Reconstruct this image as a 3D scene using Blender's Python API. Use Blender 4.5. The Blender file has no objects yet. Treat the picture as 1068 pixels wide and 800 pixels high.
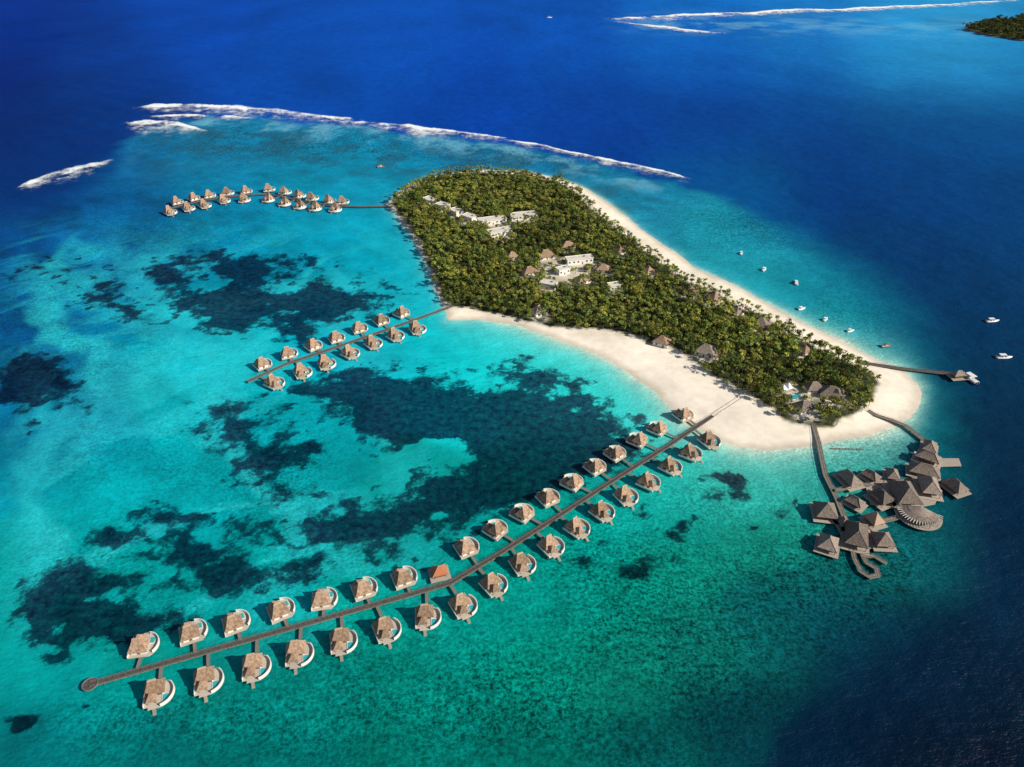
import bpy, bmesh, math, random
import numpy as np
from mathutils import Vector
random.seed(7)
rng = np.random.default_rng(7)
scene = bpy.context.scene
COL = scene.collection
R = math.radians

# ------------------------------------------------------------------ survey of the place
H = 300.0; F = 750.0
P = math.atan(515 / F); sp, cp = math.sin(P), math.cos(P)
def at(px, py, z=0.0):
    a = (px - 534) / F; b = (py - 400) / F
    t = (H - z) / (sp + b * cp)
    return (a * t, (cp - b * sp) * t)
def chart(X, Y):
    zc = np.maximum(Y * cp + H * sp, 60)
    return 534 + F * X / zc, 400 + F * (-Y * sp + H * cp) / zc

def hash2(ix, iy, s):
    n = (ix.astype(np.int64) * 374761393 + iy.astype(np.int64) * 668265263 + s * 144269504) & 0x7fffffff
    n = ((n ^ (n >> 13)) * 1274126177) & 0x7fffffff
    n = n ^ (n >> 16)
    return (n & 0xffff) / 65535.0
def vnoise(x, y, s=0):
    ix = np.floor(x); iy = np.floor(y); fx = x - ix; fy = y - iy
    fx = fx * fx * (3 - 2 * fx); fy = fy * fy * (3 - 2 * fy)
    a = hash2(ix, iy, s); b = hash2(ix + 1, iy, s); c = hash2(ix, iy + 1, s); d = hash2(ix + 1, iy + 1, s)
    return (a * (1 - fx) + b * fx) * (1 - fy) + (c * (1 - fx) + d * fx) * fy
def fbm(x, y, scale, octs=4, s=0, gain=.5):
    x = np.asarray(x, float) / scale; y = np.asarray(y, float) / scale
    v = 0; amp = 1; tot = 0
    for o in range(octs):
        v = v + amp * vnoise(x + 17.3 * o, y - 9.1 * o, s + o * 7); tot += amp
        amp *= gain; x, y = (x * .8 - y * .6) * 2.03, (x * .6 + y * .8) * 2.03
    return v / tot
def sstep(a, b, x):
    t = np.clip((x - a) / (b - a), 0, 1); return t * t * (3 - 2 * t)
def lin(c):
    c = np.asarray(c, float) / 255.0
    return np.where(c <= .04045, c / 12.92, ((c + .055) / 1.055) ** 2.4)
def sdf(x, y, poly):
    d2 = np.full(np.shape(x), 1e18); ins = np.zeros(np.shape(x), bool)
    n = len(poly)
    for i in range(n):
        x0, y0 = poly[i]; x1, y1 = poly[(i + 1) % n]
        ex, ey = x1 - x0, y1 - y0
        t = np.clip(((x - x0) * ex + (y - y0) * ey) / (ex * ex + ey * ey + 1e-12), 0, 1)
        d2 = np.minimum(d2, (x - x0 - t * ex) ** 2 + (y - y0 - t * ey) ** 2)
        if y0 != y1:
            c = ((y0 > y) != (y1 > y)) & (x < (x1 - x0) * (y - y0) / (y1 - y0) + x0)
            ins ^= c
    d = np.sqrt(d2)
    return np.where(ins, -d, d)

SAND_PX = [(404,212),(425,195),(450,183),(500,177),(550,179),(590,188),(612,197),(642,217),(668,238),(694,257),(724,278),(763,296),(803,317),(843,339),(883,359),(917,377),(942,387),(957,402),(960,420),(950,436),(930,446),(905,454),(870,460),(840,466),(800,470),(770,467),(745,456),(715,443),(700,426),(685,409),(660,391),(630,373),(600,361),(570,349),(540,339),(500,333),(468,333),(458,310),(448,285),(438,260),(422,235)]
VEG_PX = [(409,213),(428,197),(455,186),(500,181),(550,185),(585,193),(603,204),(622,224),(647,244),(677,266),(712,293),(747,309),(787,329),(827,350),(867,373),(900,385),(914,402),(911,418),(893,435),(870,448),(845,447),(815,438),(780,418),(765,408),(745,393),(720,376),(690,364),(655,352),(620,348),(590,345),(560,338),(530,331),(490,324),(470,322),(460,304),(449,279),(438,254),(424,233)]
SAND = [at(*p) for p in SAND_PX]; VEG = [at(*p) for p in VEG_PX]

# ------------------------------------------------------------------ helpers
class MB:
    def __init__(s): s.v = []; s.f = []
    def add(s, vs, fs):
        o = len(s.v); s.v += [tuple(p) for p in vs]; s.f += [tuple(i + o for i in f) for f in fs]; return s
    def box(s, cx, cy, cz, sx, sy, sz, rot=0):
        c, q = math.cos(rot), math.sin(rot); vs = []
        for z in (-.5, .5):
            for x, y in ((-.5, -.5), (.5, -.5), (.5, .5), (-.5, .5)):
                X, Y = x * sx, y * sy
                vs.append((cx + X * c - Y * q, cy + X * q + Y * c, cz + z * sz))
        return s.add(vs, [(3,2,1,0),(4,5,6,7),(0,1,5,4),(1,2,6,5),(2,3,7,6),(3,0,4,7)])
    def loft(s, rings, cap0=True, cap1=True):
        n = len(rings[0]); vs = [p for r in rings for p in r]; fs = []
        for k in range(len(rings) - 1):
            for i in range(n):
                j = (i + 1) % n
                fs.append((k*n+i, k*n+j, (k+1)*n+j, (k+1)*n+i))
        if cap0: fs.append(tuple(range(n - 1, -1, -1)))
        if cap1: fs.append(tuple((len(rings) - 1) * n + i for i in range(n)))
        return s.add(vs, fs)
    def cyl(s, x, y, z0, z1, r0, r1=None, n=8):
        r1 = r0 if r1 is None else r1
        ring = lambda z, r: [(x + r*math.cos(2*math.pi*i/n), y + r*math.sin(2*math.pi*i/n), z) for i in range(n)]
        return s.loft([ring(z0, r0), ring(z1, r1)])
    def prism(s, poly, z0, z1):
        return s.loft([[(x, y, z0) for x, y in poly], [(x, y, z1) for x, y in poly]])
    def tube(s, p0, p1, r, n=5):
        p0, p1 = Vector(p0), Vector(p1); d = (p1 - p0).normalized()
        u = d.cross(Vector((0, 0, 1)) if abs(d.z) < .9 else Vector((1, 0, 0))).normalized(); w = d.cross(u)
        ring = lambda p: [tuple(p + u*r*math.cos(2*math.pi*i/n) + w*r*math.sin(2*math.pi*i/n)) for i in range(n)]
        return s.loft([ring(p0), ring(p1)])
    def build(s, name, mat, parent=None, smooth=False):
        me = bpy.data.meshes.new(name)
        bm = bmesh.new()
        vs = [bm.verts.new(p) for p in s.v]
        for f in s.f:
            try: bm.faces.new([vs[i] for i in f])
            except ValueError: pass
        bmesh.ops.recalc_face_normals(bm, faces=bm.faces[:])
        bm.to_mesh(me); bm.free()
        if smooth:
            for p in me.polygons: p.use_smooth = True
        me.materials.append(mat)
        o = bpy.data.objects.new(name, me); COL.objects.link(o); o.parent = parent
        return o
def sring(hl, hw, z, n=24, e=2.6, cx=0, cy=0, a0=0):
    out = []
    for i in range(n):
        t = 2 * math.pi * i / n + a0
        c, q = math.cos(t), math.sin(t)
        out.append((cx + hl * math.copysign(abs(c) ** (2/e), c), cy + hw * math.copysign(abs(q) ** (2/e), q), z))
    return out
def rring(hl, hw, z, cx=0, cy=0, m=3):
    c = [(-hl,-hw),(hl,-hw),(hl,hw),(-hl,hw)]; out = []
    for k in range(4):
        x0, y0 = c[k]; x1, y1 = c[(k+1) % 4]
        for j in range(m): out.append((cx + x0 + (x1-x0)*j/m, cy + y0 + (y1-y0)*j/m, z))
    return out
def thatch(mb, L, W, z0, z1, ridge, cx=0, cy=0, ring=sring, K=6, sag=.25, lip=.35):
    rings = [ring(L/2 - .5, W/2 - .5, z0 - .1, cx=cx, cy=cy), ring(L/2 + .02, W/2 + .02, z0 - lip, cx=cx, cy=cy)]
    for k in range(K + 1):
        u = k / K; f = u
        z = z0 + (z1 - z0) * (u * (1 - sag) + sag * u * u)
        rings.append(ring(max(L/2 + (ridge/2 - L/2) * f, .12), max(W/2 * (1 - f), .12), z, cx=cx, cy=cy))
    mb.loft(rings)
    return mb
def tag(o, label=None, cat=None, group=None, kind=None):
    if label: o['label'] = label
    if cat: o['category'] = cat
    if group: o['group'] = group
    if kind: o['kind'] = kind
    return o
def thing(name, label, cat, loc=(0, 0, 0), rz=0, group=None):
    o = bpy.data.objects.new(name, None); COL.objects.link(o)
    o.location = loc; o.rotation_euler = (0, 0, rz); o.empty_display_size = .5
    return tag(o, label, cat, group)
def dup(root):
    r = root.copy(); COL.objects.link(r)
    for ch in list(root.children):
        c = ch.copy(); COL.objects.link(c); c.parent = r
        for g in list(ch.children):
            d = g.copy(); COL.objects.link(d); d.parent = c
    return r
def fast_mesh(name, V, Q, mat, cols=None, colname='tint', smooth=False, extra=None):
    me = bpy.data.meshes.new(name)
    V = np.asarray(V, np.float32); Q = np.asarray(Q, np.int32)
    me.vertices.add(len(V)); me.vertices.foreach_set('co', V.ravel())
    me.loops.add(Q.size); me.loops.foreach_set('vertex_index', Q.ravel())
    me.polygons.add(len(Q)); me.polygons.foreach_set('loop_start', np.arange(0, Q.size, Q.shape[1], dtype=np.int32))
    me.update(calc_edges=True)
    if smooth: me.polygons.foreach_set('use_smooth', np.ones(len(Q), bool))
    if cols is not None:
        a = me.color_attributes.new(colname, 'FLOAT_COLOR', 'POINT')
        C4 = np.ones((len(V), 4), np.float32); C4[:, :3] = cols; a.data.foreach_set('color', C4.ravel())
    for k, arr in (extra or {}).items():
        a = me.attributes.new(k, 'FLOAT', 'POINT'); a.data.foreach_set('value', np.asarray(arr, np.float32))
    me.materials.append(mat)
    o = bpy.data.objects.new(name, me); COL.objects.link(o)
    return o

# ------------------------------------------------------------------ materials
def newmat(name):
    m = bpy.data.materials.new(name); m.use_nodes = True
    nt = m.node_tree; nt.nodes.clear()
    out = nt.nodes.new('ShaderNodeOutputMaterial')
    return m, nt, out
def nmat(name, a, b, scale=1.0, rough=.7, bump=0.0, stretch=(1, 1, 1), spec=.3, rnd=0.0):
    m, nt, out = newmat(name); N = nt.nodes; Lk = nt.links
    bs = N.new('ShaderNodeBsdfPrincipled'); Lk.new(bs.outputs[0], out.inputs[0])
    bs.inputs['Roughness'].default_value = rough; bs.inputs['Specular IOR Level'].default_value = spec
    tc = N.new('ShaderNodeTexCoord'); mp = N.new('ShaderNodeMapping'); mp.inputs['Scale'].default_value = stretch
    no = N.new('ShaderNodeTexNoise'); no.inputs['Scale'].default_value = scale; no.inputs['Detail'].default_value = 5
    Lk.new(tc.outputs['Object'], mp.inputs[0]); Lk.new(mp.outputs[0], no.inputs['Vector'])
    rp = N.new('ShaderNodeValToRGB'); rp.color_ramp.elements[0].color = (*a, 1); rp.color_ramp.elements[1].color = (*b, 1)
    rp.color_ramp.elements[0].position = .3; rp.color_ramp.elements[1].position = .7
    Lk.new(no.outputs['Fac'], rp.inputs[0])
    src = rp.outputs[0]
    if rnd:
        oi = N.new('ShaderNodeObjectInfo'); mr = N.new('ShaderNodeMapRange')
        mr.inputs['To Min'].default_value = 1 - rnd; mr.inputs['To Max'].default_value = 1 + rnd
        vm = N.new('ShaderNodeVectorMath'); vm.operation = 'SCALE'
        Lk.new(oi.outputs['Random'], mr.inputs[0]); Lk.new(src, vm.inputs[0]); Lk.new(mr.outputs[0], vm.inputs['Scale']); src = vm.outputs[0]
    Lk.new(src, bs.inputs['Base Color'])
    if bump:
        bp = N.new('ShaderNodeBump'); bp.inputs['Strength'].default_value = bump; bp.inputs['Distance'].default_value = .3
        Lk.new(no.outputs['Fac'], bp.inputs['Height']); Lk.new(bp.outputs[0], bs.inputs['Normal'])
    return m
M = {}
M['thatch'] = nmat('thatch', (.20,.13,.088), (.45,.30,.21), 1.1, .9, .4, (1,1,.35), .1, .25)
M['ridge'] = nmat('ridge_thatch', (.38,.26,.18), (.55,.40,.29), 3, .9, .4, spec=.1)
M['shingle'] = nmat('grey_thatch', (.155,.122,.102), (.31,.25,.212), 1.0, .9, .4, (1,1,.3), .1, .4)
M['shingle_ridge'] = nmat('grey_ridge', (.26,.21,.18), (.38,.31,.26), 2, .9, spec=.1)
M['white'] = nmat('white_plaster', (.76,.74,.69), (.86,.84,.79), .8, .7)
M['deck'] = nmat('weathered_deck', (.34,.29,.24), (.50,.43,.36), 1.5, .8, .2, (.3,6,1), rnd=.1)
M['villadeck'] = nmat('pale_deck', (.46,.40,.33), (.64,.57,.48), 1.2, .8, .2, (.3,5,1), rnd=.12)
M['walk'] = nmat('walkway_timber', (.06,.053,.05), (.125,.11,.10), .7, .85, .3, (1,1,1))
M['palewalk'] = nmat('pale_walkway_timber', (.17,.145,.12), (.28,.24,.20), .7, .85, .3, (1,1,1))
M['rail'] = nmat('rail_timber', (.17,.15,.13), (.27,.24,.21), 1, .8)
M['pile'] = nmat('pile_timber', (.09,.075,.06), (.16,.14,.12), 1, .9)
M['glass'] = nmat('dark_glass', (.02,.03,.035), (.05,.06,.065), .4, .12, spec=.6)
M['pool'] = nmat('pool_water', (.03,.38,.42), (.06,.48,.5), .6, .1, spec=.5)
M['wood'] = nmat('brown_timber', (.16,.08,.045), (.27,.15,.08), 2, .7, .2, (1,1,4))
M['orange'] = nmat('orange_thatch', (.40,.125,.055), (.56,.21,.10), 2, .85, .4)
M['roofwhite'] = nmat('pale_roof', (.58,.52,.44), (.82,.76,.67), .35, .75)
M['paving'] = nmat('pale_paving', (.46,.42,.36), (.60,.55,.48), .5, .9)
M['boatwhite'] = nmat('boat_gelcoat', (.76,.77,.78), (.84,.84,.84), .3, .3, spec=.5)
M['boatblue'] = nmat('boat_blue', (.02,.07,.22), (.03,.11,.30), .4, .35, spec=.5)
M['boatgrey'] = nmat('boat_grey', (.10,.10,.11), (.18,.18,.19), 1, .5)
M['canvas'] = nmat('canvas', (.62,.60,.55), (.74,.72,.66), .7, .8)
M['trunk'] = nmat('trunk_bark', (.12,.09,.065), (.24,.19,.14), 2, .9, .3, (1,1,3))
M['rock'] = nmat('groyne_rock', (.14,.12,.10), (.26,.23,.20), .6, .9, .6)

def foammat():
    m, nt, out = newmat('surf_foam'); N = nt.nodes; Lk = nt.links
    df = N.new('ShaderNodeBsdfDiffuse'); df.inputs[0].default_value = (.90, .94, .96, 1); tr = N.new('ShaderNodeBsdfTransparent')
    a = N.new('ShaderNodeAttribute'); a.attribute_name = 'cover'
    tc = N.new('ShaderNodeTexCoord'); no = N.new('ShaderNodeTexNoise'); no.inputs['Scale'].default_value = .06; no.inputs['Detail'].default_value = 8; no.inputs['Roughness'].default_value = .8
    Lk.new(tc.outputs['Object'], no.inputs['Vector'])
    s = N.new('ShaderNodeMath'); s.operation = 'MULTIPLY_ADD'; Lk.new(no.outputs['Fac'], s.inputs[0]); s.inputs[1].default_value = 2.2; Lk.new(a.outputs['Fac'], s.inputs[2])
    mr = N.new('ShaderNodeMapRange'); mr.interpolation_type = 'SMOOTHSTEP'; mr.inputs['From Min'].default_value = 1.25; mr.inputs['From Max'].default_value = 2.2; mr.inputs['To Max'].default_value = 1; Lk.new(s.outputs[0], mr.inputs[0])
    m3 = N.new('ShaderNodeMapRange'); m3.inputs['From Max'].default_value = .4; Lk.new(a.outputs['Fac'], m3.inputs[0])
    mm = N.new('ShaderNodeMath'); mm.operation = 'MULTIPLY'; Lk.new(mr.outputs[0], mm.inputs[0]); Lk.new(m3.outputs[0], mm.inputs[1])
    mx = N.new('ShaderNodeMixShader'); Lk.new(mm.outputs[0], mx.inputs[0]); Lk.new(tr.outputs[0], mx.inputs[1]); Lk.new(df.outputs[0], mx.inputs[2]); Lk.new(mx.outputs[0], out.inputs[0])
    return m
M['foam'] = foammat()

def foliage():
    m, nt, out = newmat('foliage'); N = nt.nodes; Lk = nt.links
    bs = N.new('ShaderNodeBsdfPrincipled'); bs.inputs['Roughness'].default_value = .6; bs.inputs['Specular IOR Level'].default_value = .15
    at_ = N.new('ShaderNodeAttribute'); at_.attribute_name = 'tint'
    oi = N.new('ShaderNodeObjectInfo'); mr = N.new('ShaderNodeMapRange')
    mr.inputs['To Min'].default_value = .62; mr.inputs['To Max'].default_value = 1.3
    vm = N.new('ShaderNodeVectorMath'); vm.operation = 'SCALE'
    Lk.new(oi.outputs['Random'], mr.inputs[0]); Lk.new(at_.outputs['Color'], vm.inputs[0]); Lk.new(mr.outputs[0], vm.inputs['Scale'])
    Lk.new(vm.outputs[0], bs.inputs['Base Color'])
    tr = N.new('ShaderNodeBsdfTranslucent'); Lk.new(vm.outputs[0], tr.inputs[0])
    mx = N.new('ShaderNodeMixShader'); mx.inputs[0].default_value = .2
    Lk.new(bs.outputs[0], mx.inputs[1]); Lk.new(tr.outputs[0], mx.inputs[2]); Lk.new(mx.outputs[0], out.inputs[0])
    return m
M['leaf'] = foliage()

def watermat():
    m, nt, out = newmat('sea_water'); N = nt.nodes; Lk = nt.links
    def attr(nm):
        a = N.new('ShaderNodeAttribute'); a.attribute_name = nm; return a
    sb = attr('seabed'); rf = attr('reef'); pt = attr('patch')
    tc = N.new('ShaderNodeTexCoord')
    def noise(sc, det, rough=.5, st=None):
        n = N.new('ShaderNodeTexNoise'); n.inputs['Scale'].default_value = sc; n.inputs['Detail'].default_value = det; n.inputs['Roughness'].default_value = rough
        if st:
            mp = N.new('ShaderNodeMapping'); mp.inputs['Scale'].default_value = st[0]; mp.inputs['Rotation'].default_value = (0, 0, st[1])
            Lk.new(tc.outputs['Object'], mp.inputs[0]); Lk.new(mp.outputs[0], n.inputs['Vector'])
        else: Lk.new(tc.outputs['Object'], n.inputs['Vector'])
        return n.outputs['Fac']
    def math_(op, a, b):
        n = N.new('ShaderNodeMath'); n.operation = op
        for i, q in enumerate((a, b)):
            if isinstance(q, (int, float)): n.inputs[i].default_value = q
            else: Lk.new(q, n.inputs[i])
        return n.outputs[0]
    def mrange(x, a, b, c, d, smooth=False):
        n = N.new('ShaderNodeMapRange')
        if smooth: n.interpolation_type = 'SMOOTHSTEP'
        for k, q in zip(('From Min','From Max','To Min','To Max'), (a, b, c, d)): n.inputs[k].default_value = q
        Lk.new(x, n.inputs['Value']); return n.outputs[0]
    n1 = noise(.06, 6, .65); n2 = noise(.50, 6, .75); n4 = noise(.10, 9, .78); n5 = noise(.20, 6, .72)
    f1 = math_('MULTIPLY', math_('SUBTRACT', n1, .5), .65)
    spk = math_('ADD', mrange(n2, .42, .58, -.55, .45), mrange(n5, .44, .60, -.32, .2))
    f2 = math_('MULTIPLY', spk, rf.outputs['Fac'])
    fac = math_('MAXIMUM', math_('ADD', 1.0, math_('ADD', f1, f2)), .15)
    vm = N.new('ShaderNodeVectorMath'); vm.operation = 'SCALE'
    Lk.new(sb.outputs['Color'], vm.inputs[0]); Lk.new(fac, vm.inputs['Scale'])
    pv = math_('ADD', pt.outputs['Fac'], math_('MULTIPLY', math_('SUBTRACT', n4, .5), 1.6))
    pm_ = mrange(pv, .27, .56, 0, 1, True)
    pm_ = math_('MULTIPLY', pm_, mrange(n5, .36, .68, 1.0, .84))
    dk = N.new('ShaderNodeVectorMath'); dk.operation = 'MULTIPLY'; Lk.new(vm.outputs[0], dk.inputs[0]); dk.inputs[1].default_value = (.3, .036, .095)
    mixc = N.new('ShaderNodeMix'); mixc.data_type = 'RGBA'; Lk.new(pm_, mixc.inputs[0]); Lk.new(vm.outputs[0], mixc.inputs[6]); Lk.new(dk.outputs[0], mixc.inputs[7])
    b1 = noise(.10, 5, .62, ((1, 2.2, 1), .5)); b2 = noise(.45, 3, .6, ((1, 1.8, 1), -.2))
    hgt = math_('ADD', b1, math_('MULTIPLY', b2, .3))
    bp = N.new('ShaderNodeBump'); bp.inputs['Strength'].default_value = .8; bp.inputs['Distance'].default_value = 1.5
    Lk.new(hgt, bp.inputs['Height'])
    df = N.new('ShaderNodeBsdfDiffuse'); gl = N.new('ShaderNodeBsdfGlossy'); gl.inputs['Roughness'].default_value = .34
    Lk.new(mixc.outputs[2], df.inputs[0]); Lk.new(bp.outputs[0], df.inputs['Normal']); Lk.new(bp.outputs[0], gl.inputs['Normal'])
    lw = N.new('ShaderNodeLayerWeight'); lw.inputs[0].default_value = .4; Lk.new(bp.outputs[0], lw.inputs['Normal'])
    mx = N.new('ShaderNodeMixShader'); Lk.new(mrange(lw.outputs['Facing'], 0, 1, .003, .04), mx.inputs[0]); Lk.new(df.outputs[0], mx.inputs[1]); Lk.new(gl.outputs[0], mx.inputs[2])
    Lk.new(mx.outputs[0], out.inputs[0])
    return m
M['water'] = watermat()

def groundmat():
    m, nt, out = newmat('beach_sand'); N = nt.nodes; Lk = nt.links
    bs = N.new('ShaderNodeBsdfPrincipled'); bs.inputs['Roughness'].default_value = .95; bs.inputs['Specular IOR Level'].default_value = .1
    at_ = N.new('ShaderNodeAttribute'); at_.attribute_name = 'tint'
    tc = N.new('ShaderNodeTexCoord'); no = N.new('ShaderNodeTexNoise'); no.inputs['Scale'].default_value = .2; no.inputs['Detail'].default_value = 7; no.inputs['Roughness'].default_value = .62
    mr = N.new('ShaderNodeMapRange'); mr.inputs['To Min'].default_value = .8; mr.inputs['To Max'].default_value = 1.2
    vm = N.new('ShaderNodeVectorMath'); vm.operation = 'SCALE'
    Lk.new(tc.outputs['Object'], no.inputs['Vector']); Lk.new(no.outputs['Fac'], mr.inputs[0])
    Lk.new(at_.outputs['Color'], vm.inputs[0]); Lk.new(mr.outputs[0], vm.inputs['Scale']); Lk.new(vm.outputs[0], bs.inputs['Base Color'])
    Lk.new(bs.outputs[0], out.inputs[0]); return m
M['sand'] = groundmat()

# ------------------------------------------------------------------ water
def axis(lo, hi, step, far):
    a = list(np.arange(lo, hi, step)); s = step; x = a[-1]
    while x < far: s *= 1.09; x += s; a.append(x)
    s = step; x = lo; b = []
    while x > -far: s *= 1.09; x -= s; b.append(x)
    return np.array(b[::-1] + a)
xs = axis(-640, 640, 1.9, 14000)
ys = [-150., -60., 20., 80., 115.]; y = 130.
while y < 3200: ys.append(y); y += max(1.7, 1.7 * y / 400)
s = 20
while y < 16000: ys.append(y); s *= 1.15; y += s
ys = np.array(ys)
X, Y = np.meshgrid(xs, ys); nx, ny = len(xs), len(ys)
X = X.ravel(); Y = Y.ravel()
px, py = chart(X, Y)
px = np.clip(px, -150, 1220); py = np.clip(py, -70, 900)
sc = np.clip((py + 115) / 560, .2, 1.3)
w1 = (fbm(X, Y, 80, 4, 1) - .5) * 2; w2 = (fbm(X, Y, 80, 4, 31) - .5) * 2
qx = px + 34 * sc * w1; qy = py + 24 * sc * w2

LAG = [(150,140,18,110,165),(220,132,24,122,172),(300,140,20,125,175),(400,145,18,120,172),(500,152,20,115,165),(600,172,18,112,165),(690,195,16,108,160),
 (20,240,2,66,130),(70,210,2,62,128),(130,180,6,86,145),(130,240,2,95,158),(230,170,12,118,165),(230,235,0,122,168),(300,180,6,132,172),(320,240,0,138,175),(380,175,12,135,178),(400,240,0,150,185),(390,195,6,142,178),
 (30,300,0,78,138),(100,290,0,100,158),(160,320,0,140,180),(210,340,0,165,192),(300,280,0,138,174),(360,285,0,155,188),(430,290,0,165,196),(440,350,0,180,202),(380,350,0,155,186),
 (20,360,0,86,142),(90,370,0,112,160),(150,400,0,155,184),(30,440,0,108,154),(100,450,0,145,178),(180,400,0,178,198),(230,430,0,165,186),(300,440,0,150,170),(240,385,0,172,194),
 (500,365,8,190,204),(560,375,20,198,206),(620,395,34,204,208),(660,425,36,200,204),(690,450,32,192,194),(640,420,28,196,204),
 (30,510,0,134,164),(110,510,0,164,182),(180,480,0,166,184),(200,520,0,160,177),(300,500,0,142,158),(300,540,0,155,166),(60,570,0,156,168),(30,620,0,158,164),(150,620,0,154,162),(290,580,0,154,162),
 (640,500,6,158,160),(600,560,0,148,146),(690,540,6,150,148),(720,490,26,170,168),(770,480,40,174,168),(830,480,30,156,152),(560,600,0,146,142),(500,650,0,136,132),(420,570,0,142,146),(430,620,0,148,146),
 (640,620,0,140,132),(720,600,6,134,124),(790,560,10,132,124),(860,500,20,134,132),(900,600,4,94,98),(950,560,6,92,104),(980,480,5,96,112),(970,420,6,108,128),
 (20,680,0,148,154),(80,720,0,138,146),(20,760,0,110,122),(150,690,0,148,148),(250,730,0,132,132),(150,780,0,110,116),(350,720,0,128,126),(300,790,0,108,110),(450,720,0,124,118),(450,790,0,108,104),
 (550,700,2,130,120),(560,780,0,102,98),(650,700,6,120,110),(680,780,2,82,86),(750,680,6,106,102),(820,650,4,90,96),(780,740,2,60,74),(900,660,2,58,78),
 (700,225,26,140,172),(740,255,30,150,176),(780,275,30,152,176),(820,300,26,150,172),(800,240,8,98,146),(860,290,8,104,146),(870,335,24,154,172),(910,345,14,122,150),(930,370,18,132,152),(960,370,5,94,124),(650,200,26,132,170)]
DEEP = [(0,20,2,36,128),(0,80,1,26,106),(0,150,1,27,98),(60,130,2,33,104),(110,60,3,41,128),(120,110,3,40,116),(200,30,4,54,156),(300,70,3,55,152),(420,40,4,60,162),(500,100,2,51,150),
 (600,40,4,62,162),(620,120,2,48,138),(720,60,4,60,156),(740,140,2,46,128),(720,30,14,84,176),(840,30,22,92,178),(840,100,3,57,136),(850,180,2,42,112),(940,48,34,112,188),(1000,40,46,120,190),(960,120,3,58,128),(960,200,2,44,106),(940,260,2,42,102),(1050,60,26,98,168),(1050,140,3,56,122),(1050,220,2,46,106),
 (1000,300,2,42,92),(1060,300,2,43,94),(1030,370,2,44,84),(1060,440,2,36,72),(1030,480,2,40,76),(1060,540,2,31,64),(1030,600,2,33,66),(1000,660,1,28,58),(1060,680,1,23,50),(940,710,1,27,58),(860,760,1,25,54),(960,780,1,18,44),(1060,790,1,16,40),(820,800,1,27,55),(760,195,4,64,130),(780,215,3,60,126),(900,310,3,55,108),(0,195,2,39,108),(30,180,2,36,104)]
def field(anchors, sig):
    A = np.array(anchors, float); C = lin(A[:, 2:5]); num = np.zeros((len(X), 3)); den = np.zeros(len(X))
    for k in range(len(A)):
        d2 = (qx - A[k, 0]) ** 2 + (1.25 * (qy - A[k, 1])) ** 2
        w = np.exp(-d2 / (2 * sig * sig)) + 1e-7 / (1 + d2 / 1e4)
        num += w[:, None] * C[k]; den += w
    return num / den[:, None]
lag = field(LAG, 32) * np.array([1, 1.12, 1.02]); deep = field(DEEP, 40)
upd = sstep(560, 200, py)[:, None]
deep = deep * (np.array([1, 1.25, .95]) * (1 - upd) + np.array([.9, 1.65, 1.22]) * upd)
REEF = [(-200,250),(0,226),(60,200),(118,176),(135,142),(160,128),(220,118),(300,124),(400,133),(480,143),(560,156),(640,174),(710,188),(760,207),(800,232),(850,262),(905,300),(940,335),(965,365),(985,400),(998,450),(1003,500),(1000,560),(985,610),(955,650),(905,690),(850,725),(810,760),(790,830),(760,950),(-200,950)]
rd = sdf(px + .7 * (qx - px) + 16 * sc * (fbm(X, Y, 26, 5, 77, .6) - .5), py + .7 * (qy - py) + 16 * sc * (fbm(X, Y, 26, 5, 78, .6) - .5), REEF)
soft = 7 + 48 * sstep(740, 950, px) + 34 * sstep(160, 40, px)
inm = 1 - sstep(-soft, soft * .75, rd)
colr = deep * (1 - inm[:, None]) + lag * inm[:, None]

# seagrass and coral patches on the lagoon floor
DARK = [(385,412,66,22,1.25),(440,440,72,28,1.28),(505,450,78,28,1.32),(565,468,68,32,1.32),(530,505,60,24,1.2),(478,522,46,20,1.1),(575,402,46,8,.75),(620,460,46,18,1.05),(535,388,26,8,.7),(650,470,30,14,.65),(360,388,30,8,.6),(420,378,30,7,.5),(545,375,14,5,.55),(600,425,34,11,.7),
 (392,555,66,18,.95),(345,560,30,12,.75),(405,588,40,11,.6),(440,540,44,15,.8),(370,520,34,11,.6),(300,600,30,10,.5),(120,566,26,14,1.1),(202,578,44,22,1.1),(245,602,36,15,.95),(212,545,58,12,.9),(275,560,30,9,.5),(160,545,28,11,.75),(70,638,38,24,1.0),(128,652,50,18,.95),(98,608,46,14,.95),(185,640,32,12,.7),(55,672,26,9,.5),
 (240,302,64,17,1.05),(252,338,40,14,1.1),(170,290,22,10,.8),(220,272,50,10,.8),(285,274,30,10,.75),(300,345,24,11,.75),(345,310,52,15,1),(372,322,44,10,.85),(270,318,46,14,.75),(200,315,28,11,.6),(330,275,24,8,.5),(400,305,24,8,.5),
 (40,410,34,22,1.5),(22,398,22,12,1.0),(45,286,36,8,.75),(80,275,34,6,.5),(110,300,24,12,.65),(95,315,20,10,.5),(262,440,46,17,.85),(272,482,42,17,.85),(285,516,34,12,.75),(240,462,28,15,.65),(320,470,36,15,.65),(300,410,20,8,.5),
 (715,548,16,11,1.05),(752,498,16,6,.6),(728,515,16,5,.5),(770,508,12,5,.5),(680,535,12,6,.6),(700,562,12,6,.6),(822,516,8,4,.9),(782,548,7,4,.95),(800,530,12,6,.55),(15,745,11,6,1),(90,740,7,4,.95),(60,690,18,7,.5),(640,565,18,8,.55),(600,590,14,7,.5),(30,450,18,7,.65),(150,330,20,8,.6),(130,320,16,7,.55),(470,560,26,8,.5),(330,590,30,8,.5),(660,600,18,7,.5),(690,590,16,7,.45),(560,570,20,8,.45)]
fld = np.zeros(len(X))
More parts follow.
